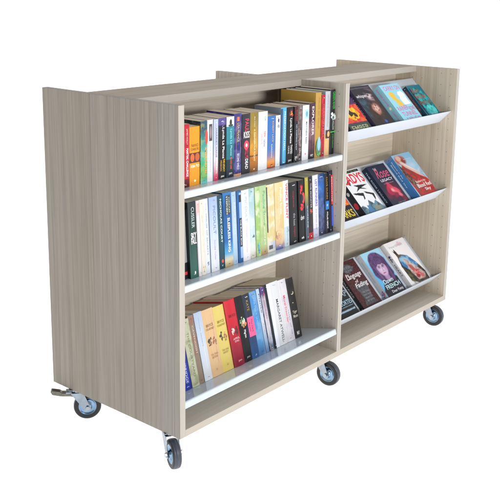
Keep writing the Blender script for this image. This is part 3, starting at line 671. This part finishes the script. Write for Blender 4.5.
# ------------------------------------------------------------------ books on the sloping trays
def disp(tray, x0, w, h, th, art, lab, **kw):
    b = make_book(th, h, w, art=art, **kw)
    F = TF[tray]
    P = Vector((x0, F.y, F.z))+U*.0006+Nn*(PT+.0006)
    M = Matrix(((0, 1, 0, P.x), (Nn.y, 0, U.y, P.y), (Nn.z, 0, U.z, P.z), (0, 0, 0, 1)))
    b.matrix_world = M
    rest(b, lab, G4)
n2 = lambda c1, c2, s, a=.9: (c1, c2, s, a)
# --- upper tray
def art_a(p, f):
    p.poly(f, [(0, .0), (1, .0), (1, .22), (0, .22)], '#3c4a40'); p.text(f, 'EMBER', .1, .9, .05, .17, '#b4b890', bold=.02)
    p.poly(f, [(.0, .24), (1, .24), (1, .66), (0, .66)], n2('#d8262c', '#f06a30', 20))
    p.ell(f, .55, .45, .3, .15, n2('#f8d020', '#f09018', 30), jag=.2); p.ell(f, .5, .46, .12, .07, '#3a1c10', jag=.3); p.ell(f, .62, .4, .08, .06, '#3a1c10', jag=.3)
    p.ell(f, .45, .8, .16, .09, '#e8d8ec'); p.ell(f, .45, .8, .1, .06, '#b04c8c'); p.text(f, 'PEPPER', .15, .9, .9, .97, '#b890c0')
def art_b(p, f):
    p.poly(f, [(.04, .94), (.96, .94), (.96, .965), (.04, .965)], '#565060')
    p.ell(f, .2, .5, .2, .24, n2('#34586c', '#18202c', 20), soft=.02)
    p.ell(f, .72, .76, .27, .16, n2('#5c4c58', '#241c24', 24), rot=.5, soft=.014)
    p.ell(f, .73, .72, .17, .105, '#b49ca4', rot=.5, soft=.012); p.ell(f, .67, .75, .09, .05, '#d8c4c4', rot=.5, soft=.01)
    p.ell(f, .68, .85, .26, .05, '#1c161c', rot=-.35, soft=.008)
    for u, v in ((.64, .76), (.78, .715)): p.ell(f, u, v, .045, .012, '#3a2a32', soft=.003); p.ell(f, u, v+.02, .05, .007, '#2a1e24', soft=.002)
    p.ell(f, .73, .72, .02, .03, '#8c747c', soft=.004); p.ell(f, .73, .665, .055, .011, '#8c545c', soft=.003); p.ell(f, .88, .68, .1, .13, '#2a2028', soft=.014)
    p.ell(f, .52, .38, .42, .2, n2('#4c2c22', '#1c1214', 26), rot=.9, jag=.08, soft=.012)
    p.ell(f, .58, .42, .2, .115, '#b87c6c', rot=.9, soft=.012); p.ell(f, .6, .44, .11, .07, '#e0b8a8', rot=.9, soft=.012)
    for u, v in ((.52, .455), (.64, .5)): p.ell(f, u, v, .036, .012, '#2c1a18', rot=.5, soft=.003); p.ell(f, u-.02, v+.02, .045, .006, '#3c221c', rot=.5, soft=.002)
    p.ell(f, .61, .44, .02, .03, '#a8705f', soft=.004); p.ell(f, .65, .385, .05, .013, '#9c3c40', rot=.4, soft=.003)
    p.ell(f, .36, .28, .14, .2, n2('#3a221a', '#120c0e', 40), rot=.5, soft=.012)
    p.text(f, 'whisper', .06, .58, .70, .80, '#f0eef4', bold=.01, shear=.2); p.ell(f, .62, .12, .05, .035, '#3c5cb0', soft=.006)
    p.poly(f, [(.25, .035), (.75, .035), (.75, .05), (.25, .05)], '#8c8894')
def art_c(p, f):
    p.text(f, 'CARRY ON', .12, .94, .83, .95, '#d86cb0', bold=.035)
    p.poly(f, [(.2, .62), (.18, .74), (.28, .8), (.42, .77), (.46, .68), (.42, .62), (.5, .54), (.56, .40), (.3, .40), (.28, .54)], '#f0c848')
    p.poly(f, [(.92, .62), (.94, .72), (.84, .79), (.68, .77), (.6, .7), (.62, .62), (.56, .58), (.6, .42), (.95, .42), (.9, .54)], '#fbfbfb')
    p.text(f, 'RAINER', .1, .66, .27, .39, '#dc64a8', bold=.03, tilt=.02); p.text(f, 'ROWE', .68, .96, .25, .36, '#c85c8c', bold=.03)
    p.text(f, 'TUNNEL', .14, .9, .13, .24, '#d86cb0', bold=.03); p.text(f, 'a tale of us', .2, .9, .05, .1, '#c060a0', bold=.01)
def art_d(p, f):
    p.ell(f, .5, .5, .45, .42, n2('#2cb4bc', '#0c5c70', 22), jag=.05); p.ell(f, .6, .22, .33, .16, n2('#58e0dc', '#28a0ac', 20), jag=.1)
    p.text(f, 'Alex', .12, .66, .76, .9, '#9c5434', bold=.03, tilt=.02); p.text(f, 'Hidden', .14, .86, .58, .72, '#a45c38', bold=.03, tilt=.02); p.text(f, 'Harbour', .12, .94, .40, .54, '#94502f', bold=.03, tilt=.02)
    p.ell(f, .12, .5, .08, .45, '#17324a'); p.text(f, 'm. rivers', .4, .8, .1, .15, '#c8f0ee')
disp(0, .925, .132, .190, .022, art_a, 'red and yellow flame covered book half hidden at the left of the upper tray', spine='#3a2a48', board='#4c2c5c')
disp(0, 1.071, .137, .196, .030, art_b, 'dark paperback showing a shadowy couple of faces on the upper tray', spine='#3c3450', board='#241c26', texts=[('WHISPER', .3, .8, .3, .7, '#b8a8cc')])
disp(0, 1.260, .139, .182, .036, art_c, 'light blue paperback with pink capitals and yellow and white silhouettes', spine='#a4e0f0', board='#9adcf0', texts=[('RAINER ROWE', .5, .95, .35, .65, '#d07cb8', .02), ('CARRY ON', .08, .35, .35, .65, '#d07cb8', .02)], patches=[(.4, .47, .35, .65, '#f4f0b0', 'o')])
disp(0, 1.468, .108, .169, .022, art_d, 'teal paperback with brown hand lettering at the right end of the upper tray', spine='#1c4c68', board='#12788a', texts=[('HIDDEN HARBOUR', .3, .9, .3, .7, '#b06848', .01)], patches=[(.2, .95, .0, .2, '#9c5440')])
# --- middle tray
def art_e(p, f):
    p.poly(f, [(0, .35), (1, .35), (1, .75), (0, .75)], n2('#e84a20', '#f8a030', 24)); p.ell(f, .5, .5, .14, .08, '#f8f0d0'); p.text(f, 'SPARKS', .06, .94, .1, .26, '#f0d838', bold=.04)
    p.ell(f, .5, .86, .34, .08, '#b02028', jag=.2)
def art_f(p, f):
    p.poly(f, [(.02, .93), (.98, .93), (.98, .985), (.02, .985)], '#20241c'); p.text(f, 'the fight of the year', .1, .9, .945, .97, '#90b070')
    p.text(f, 'LADYS', .02, .98, .70, .92, '#e4203a', bold=.07, tilt=-.02)
    p.poly(f, [(.3, .66), (.95, .62), (.6, .58), (.8, .52), (.5, .56), (.28, .52), (.44, .6)], '#141418')
    p.poly(f, [(.04, .5), (.14, .46), (.42, .4), (.36, .32), (.44, .34), (.52, .46), (.3, .49)], '#141418')
    p.poly(f, [(.55, .5), (.96, .4), (.9, .3), (.84, .24), (.84, .38), (.62, .44)], '#141418')
    p.poly(f, [(.08, .72), (.2, .66), (.26, .74), (.2, .8)], '#141418')
    p.poly(f, [(0, 0), (1, 0), (1, .1), (.8, .26), (.66, .2), (.5, .3), (.3, .12), (.12, .22), (0, .2)], n2('#6c94a8', '#3a4c54', 30)); p.ell(f, .36, .12, .1, .1, '#4c84b4', jag=.2)
    p.ell(f, .72, .1, .14, .08, '#8c9484', jag=.2)
def art_g(p, f):
    p.ell(f, .55, .33, .42, .24, n2('#5c1834', '#262c44', 22), jag=.2, soft=.02)
    for u, v, ru, rv, ro, c in ((.38, .4, .2, .07, .9, '#b82850'), (.52, .44, .2, .07, 1.9, '#c8385c'), (.46, .32, .22, .07, .2, '#a82048'), (.66, .36, .2, .06, -.5, '#d84c68'), (.7, .26, .2, .05, -.8, '#e8687c'), (.56, .24, .14, .05, .4, '#8c1c3c'), (.52, .36, .07, .04, 0, '#f0a0a0')):
        p.ell(f, u, v, ru, rv, c, rot=ro, soft=.007)
    p.ell(f, .84, .12, .1, .06, '#7c2038', soft=.01); p.ell(f, .16, .26, .1, .08, '#6c1c3c', soft=.012)
    p.text(f, 'Rose', .2, .92, .68, .9, '#d8547c', bold=.02, shear=.35); p.text(f, 'THE', .25, .42, .88, .93, '#e8d0d8', bold=.01)
    p.text(f, 'LEGACY', .25, .92, .59, .65, '#f0ecf2', bold=.03); p.text(f, 'come home by dark', .3, .86, .52, .55, '#b8a4b4'); p.text(f, 'ANN LOW', .35, .8, .04, .08, '#a894a4')
def art_h(p, f):
    p.poly(f, [(0, .88), (1, .84), (1, 1), (0, 1)], '#8cc4e8', soft=.02)
    p.ell(f, .3, .86, .27, .11, '#b8645c', soft=.012); p.ell(f, .25, .9, .12, .07, '#e4b4a4', soft=.008); p.ell(f, .4, .82, .1, .06, '#8c4440', soft=.01)
    p.poly(f, [(.0, .6), (.2, .76), (.5, .7), (.9, .45), (1, .3), (1, 0), (.06, 0)], n2('#c43030', '#8c3a38', 22), soft=.006)
    for a in range(6): p.ell(f, .3+.1*a, .5-.07*a, .035, .17, n2('#a02428', '#d84c44', 30), rot=.75+.05*a, soft=.007)
    p.poly(f, [(.16, .82), (.3, .83), (.66, .62), (.9, .42), (.95, .36), (.7, .46), (.3, .68)], '#dcbcb4', soft=.005); p.ell(f, .5, .67, .3, .02, '#f0dcd4', rot=-.65, soft=.005)
    p.poly(f, [(.02, .82), (.12, .7), (.36, .3), (.2, .12), (.0, .4)], n2('#8c6458', '#3c2c2c', 26), soft=.009)
    p.ell(f, .9, .52, .12, .08, n2('#9cb8d4', '#c8d8e8', 20), soft=.016); p.ell(f, .7, .7, .14, .05, '#bcd8ec', soft=.02)
    p.text(f, 'Shadow in the', .28, .8, .3, .355, '#f8e8e4', bold=.01); p.text(f, 'Blood Red', .24, .96, .19, .28, '#fdf4f2', bold=.03); p.text(f, 'Sky', .5, .8, .085, .165, '#fdf4f2', bold=.03)
    p.text(f, 'sophie mar', .45, .88, .84, .875, '#e8f0f8')
disp(1, .862, .122, .196, .022, art_e, 'orange and black book cut off by the divider on the middle tray', spine='#1c1a1c', board='#20181a')
disp(1, 1.022, .136, .204, .030, art_f, 'white paperback with huge red capitals and black angular shapes', spine=[(0, '#30343c'), (.7, '#4a4248')], board='#eceef2', patches=[(.2, .34, .2, .8, '#d83040', 'o'), (.5, .58, .3, .7, '#d8d8dc', 'o')], texts=[('LADYS', .68, .95, .2, .8, '#d82c40', .04)])
disp(1, 1.216, .127, .196, .028, art_g, 'navy paperback with a pink flower and pink flowing title on the middle tray', spine='#24324e', board='#262c44', texts=[('THE ROSE LEGACY', .15, .92, .32, .62, '#c8d4e4', .015)])
disp(1, 1.405, .144, .212, .039, art_h, 'thick blue spined paperback with a red dressed figure on its cover', spine='#4c90d4', board='#a0cce8', texts=[('Shadow in the', .5, .9, .55, .75, '#d8ecfa', .01), ('Blood Red Sky', .3, .86, .25, .48, '#e4f2fc', .015)], patches=[(.93, 1, 0, 1, '#6c84a8')])
# --- lower tray
def art_i(p, f):
    p.text(f, 'TRAP', .35, .98, .40, .52, '#8c9cac', bold=.03); p.text(f, 'EL CORTES', .2, .98, .24, .33, '#9cc0d8', bold=.03); p.poly(f, [(.2, .12), (.95, .12), (.95, .15), (.2, .15)], '#9cb4c8'); p.poly(f, [(.2, .2), (.95, .2), (.95, .215), (.2, .215)], '#6c8494')
    p.text(f, 'ONE LAST', .3, .95, .62, .7, '#7c8894', bold=.02); p.ell(f, .6, .82, .2, .05, '#5c2c30', jag=.2)
def art_j(p, f):
    g = n2('#5a5a60', '#3c3c42', 60)
    p.ell(f, .42, .84, .3, .09, g, jag=.12); p.text(f, 'THE STORY', .2, .64, .84, .89, '#84848a', bold=.02); p.text(f, 'OF A LIE', .24, .6, .78, .82, '#84848a', bold=.02)
    p.poly(f, [(.22, .5), (.86, .52), (.8, .3), (.72, .16), (.86, .06), (.2, .06), (.32, .2), (.3, .34)], g)
    p.text(f, 'the', .14, .3, .7, .76, '#e0dce0', bold=.02); p.text(f, 'Language', .12, .9, .6, .73, '#e6e2e4', bold=.035, shear=.2, tilt=.01); p.text(f, 'of', .4, .56, .53, .59, '#e0dce0', bold=.02); p.text(f, 'Fading', .28, .94, .4, .52, '#e6e2e4', bold=.035, shear=.2, tilt=.01)
    for i, s in enumerate(('SOME THINGS', 'WERE NEVER', 'MEANT TO', 'BE SAID')): p.text(f, s, .38, .76, .3-.06*i, .335-.06*i, '#8c8c92', bold=.02)
def art_k(p, f):
    p.ell(f, .5, .95, .6, .2, '#a4d8f0', soft=.03); p.ell(f, .08, .3, .14, .3, '#5cb0e4', soft=.02)
    p.poly(f, [(.0, .0), (1, 0), (1, .34), (.84, .42), (.3, .38), (.0, .14)], n2('#2a2438', '#1c1a2a', 20), soft=.008)
    p.ell(f, .54, .72, .41, .235, n2('#6a4a80', '#3e2a50', 40), soft=.006)
    p.poly(f, [(.13, .74), (.94, .74), (.99, .44), (.86, .3), (.24, .32), (.06, .5)], n2('#5c3e72', '#382644', 50), soft=.01)
    for a in range(7): p.ell(f, .24+.02*a, .56-.02*a, .016, .2, '#8a68a0' if a % 2 else '#3a2848', rot=.12, soft=.004)
    for a in range(5): p.ell(f, .82+.02*a, .54-.02*a, .014, .18, '#7c5c94' if a % 2 else '#34243f', rot=-.12, soft=.004)
    p.ell(f, .56, .4, .11, .09, '#a888b0', soft=.01)
    p.ell(f, .56, .59, .235, .17, '#c4a0c8', soft=.008); p.ell(f, .53, .6, .14, .12, '#dcc0dc', soft=.014); p.ell(f, .57, .5, .12, .05, '#d4b4d4', soft=.01)
    p.poly(f, [(.33, .64), (.33, .8), (.56, .88), (.8, .8), (.78, .64), (.7, .685), (.6, .67), (.48, .69), (.4, .66)], n2('#5a3e6e', '#3c2a4c', 60), soft=.005)
    for a in range(6): p.ell(f, .38+.07*a, .75, .01, .08, '#7a5a90', rot=.15-.06*a, soft=.004)
    for u in (.46, .65): p.ell(f, u, .615, .06, .024, '#8c6c94', soft=.005); p.ell(f, u, .61, .043, .014, '#e8e0f0', soft=.002); p.ell(f, u, .61, .02, .015, '#2c2444', soft=.002); p.ell(f, u, .625, .05, .006, '#2c2038', soft=.002); p.ell(f, u, .65, .055, .006, '#4c3458', soft=.002)
    p.ell(f, .575, .565, .018, .04, '#b490ba', soft=.005); p.ell(f, .56, .535, .03, .01, '#a47ca8', soft=.003); p.ell(f, .56, .485, .066, .016, '#a84c7c', soft=.003); p.ell(f, .56, .487, .05, .003, '#6c2c50', soft=.001)
    p.text(f, 'Dawn', .2, .72, .27, .36, '#c8f0f4', bold=.02, shear=.15, tilt=.01); p.text(f, 'FRENCH', .18, .92, .155, .245, '#c8f0f4', bold=.03, tilt=.01); p.text(f, 'Dear Fatty', .32, .92, .045, .115, '#f0f4fa', bold=.01)
def art_l(p, f):
    p.ell(f, .5, .6, .5, .4, '#f6f4f6', soft=.03)
    p.text(f, 'Heartbreak', .14, .8, .86, .915, '#a8b4c4'); p.text(f, 'in', .6, .68, .93, .96, '#b8a4b0'); p.ell(f, .64, .9, .13, .03, '#ecc8d4', soft=.008)
    p.ell(f, .27, .7, .055, .08, n2('#5c4438', '#2c2420', 60), rot=.3, soft=.004); p.poly(f, [(.2, .74), (.17, .82), (.22, .78), (.26, .84), (.32, .76), (.3, .7)], '#3c302c')
    p.poly(f, [(.24, .7), (.13, .45), (.16, .12), (.42, .03), (.95, .03), (.985, .2), (.84, .44), (.66, .62), (.42, .69)], n2('#5c5040', '#20262c', 30), soft=.006)
    p.poly(f, [(.24, .62), (.2, .46), (.4, .32), (.8, .34), (.86, .42), (.64, .62), (.4, .66)], n2('#3c7cb4', '#8cbcdc', 26), soft=.006); p.ell(f, .42, .56, .16, .06, '#9cc8e4', rot=-.3, soft=.012)
    p.poly(f, [(.4, .6), (.5, .56), (.92, .18), (.82, .08), (.48, .09), (.38, .3)], n2('#d8c4bc', '#a88c84', 30), soft=.006)
    p.ell(f, .52, .34, .07, .13, '#b85c5c', rot=.45, soft=.008); p.ell(f, .62, .22, .13, .08, n2('#c03c4c', '#e8989c', 40), soft=.008); p.ell(f, .74, .15, .08, .05, '#d86c74', soft=.008); p.ell(f, .56, .16, .08, .04, '#9c2c3c', soft=.008)
    p.ell(f, .24, .2, .06, .14, n2('#6c6c3c', '#2c3020', 30), soft=.01)
disp(2, .882, .130, .208, .020, art_i, 'black book with pale blue capitals cut off by the divider on the lowest tray', spine='#16181c', board='#181a1e')
disp(2, 1.046, .127, .212, .020, art_j, 'dark red speckled paperback with grey and white hand lettering', spine='#26282c', board='#5c2026', picture=('#5c2226', '#1e1618', 75, 1.0), texts=[('LANGUAGE', .3, .9, .3, .7, '#b8b4b8', .01)])
disp(2, 1.213, .136, .212, .028, art_k, 'paperback with a purple haired woman on a blue cover and a white spine', spine='#d8dce4', board='#7cc4ec', texts=[('DAWN FRENCH', .4, .85, .4, .65, '#8c98b0')], patches=[(.05, .2, .2, .9, '#8c5c9c', 'j')])
disp(2, 1.403, .157, .218, .022, art_l, 'white paperback with a blue and brown bird shape at the right of the lowest tray', spine='#f0eef2', board='#f2f0f4', texts=[('HEART', .28, .55, .25, .8, '#4c4c5c', .02)], patches=[(.6, .7, .2, .9, '#2c3448', 'j'), (.7, .75, .3, .8, '#3c3c50', 'o')])

# ------------------------------------------------------------------ setting, light, camera
m, N, Lk, Pn = newmat('white_floor_added_glow')
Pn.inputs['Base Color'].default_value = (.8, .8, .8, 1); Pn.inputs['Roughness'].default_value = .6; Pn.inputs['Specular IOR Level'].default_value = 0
Pn.inputs['Emission Color'].default_value = (1, 1, 1, 1); Pn.inputs['Emission Strength'].default_value = 1.0  # glow added to an ordinary floor, keeps it white and free of contact shadows
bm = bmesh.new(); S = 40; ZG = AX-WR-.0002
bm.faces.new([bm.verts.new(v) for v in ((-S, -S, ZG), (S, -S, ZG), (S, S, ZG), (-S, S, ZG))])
fl = link('floor', bm, m); fl['kind'] = 'structure'; fl['label'] = 'plain white studio floor with added glow under the trolley'

w = bpy.data.worlds.new('World'); scene.world = w; w.use_nodes = True
NT = w.node_tree; bg = NT.nodes['Background']
tc = NT.nodes.new('ShaderNodeTexCoord'); sp = NT.nodes.new('ShaderNodeSeparateXYZ'); cr = NT.nodes.new('ShaderNodeValToRGB')
NT.links.new(tc.outputs['Generated'], sp.inputs[0]); NT.links.new(sp.outputs[2], cr.inputs[0]); xr = NT.nodes.new('ShaderNodeMapRange'); xr.interpolation_type = 'SMOOTHSTEP'
xr.inputs[1].default_value = -.75; xr.inputs[2].default_value = .05; xr.inputs[3].default_value = .32; xr.inputs[4].default_value = 1.0
NT.links.new(sp.outputs[0], xr.inputs[0])
yr = NT.nodes.new('ShaderNodeMapRange'); yr.interpolation_type = 'SMOOTHSTEP'
yr.inputs[1].default_value = -.95; yr.inputs[2].default_value = -.2; yr.inputs[3].default_value = .6; yr.inputs[4].default_value = 1.0
NT.links.new(sp.outputs[1], yr.inputs[0])
xy = NT.nodes.new('ShaderNodeMath'); xy.operation = 'MULTIPLY'; NT.links.new(xr.outputs[0], xy.inputs[0]); NT.links.new(yr.outputs[0], xy.inputs[1])
sc_ = NT.nodes.new('ShaderNodeVectorMath'); sc_.operation = 'SCALE'     # the studio is dimmer towards the left of the trolley
NT.links.new(cr.outputs[0], sc_.inputs[0]); NT.links.new(xy.outputs[0], sc_.inputs['Scale']); NT.links.new(sc_.outputs[0], bg.inputs[0])
cr.color_ramp.elements[0].position = .34; cr.color_ramp.elements[0].color = (1, 1, 1, 1)
cr.color_ramp.elements[1].position = .8; cr.color_ramp.elements[1].color = (.66, .67, .69, 1)
bg.inputs[1].default_value = 1.02

def area(loc, target, size, power, col=(1, 1, 1)):
    la = bpy.data.lights.new('softbox', 'AREA'); la.shape = 'RECTANGLE'; la.size = size[0]; la.size_y = size[1]; la.energy = power; la.color = col
    o = bpy.data.objects.new('softbox', la); COL.objects.link(o); o.location = loc
    o.rotation_euler = (Vector(target)-Vector(loc)).to_track_quat('-Z', 'Y').to_euler(); return o
area((.15, -2.7, 1.22), (1.0, 0, .55), (1.6, .35), 54, (1, .985, .96))

cam_d = bpy.data.cameras.new('Camera'); cam = bpy.data.objects.new('Camera', cam_d); COL.objects.link(cam)
yaw, pit, rol = R(-50.4724), R(-12.77), R(.8719)
fwd = Vector((-math.sin(yaw)*math.cos(pit), math.cos(yaw)*math.cos(pit), math.sin(pit)))
r = Vector((math.cos(yaw), math.sin(yaw), 0)); u = r.cross(fwd)
r2 = r*math.cos(rol)+u*math.sin(rol); u2 = -r*math.sin(rol)+u*math.cos(rol)
cam.matrix_world = Matrix(((r2.x, u2.x, -fwd.x, -1.7279), (r2.y, u2.y, -fwd.y, -1.7237), (r2.z, u2.z, -fwd.z, 1.329), (0, 0, 0, 1)))
cam_d.sensor_width = 36; cam_d.lens = 894.3459/500*36
cam_d.shift_x = (250-261.2627)/500; cam_d.shift_y = (186.1734-248)/500
cam_d.clip_start = .05; cam_d.clip_end = 200
scene.camera = cam
scene.render.engine = 'CYCLES'
vs = scene.view_settings; vs.view_transform = 'Standard'; vs.look = 'None'; vs.exposure = 0; vs.gamma = 1
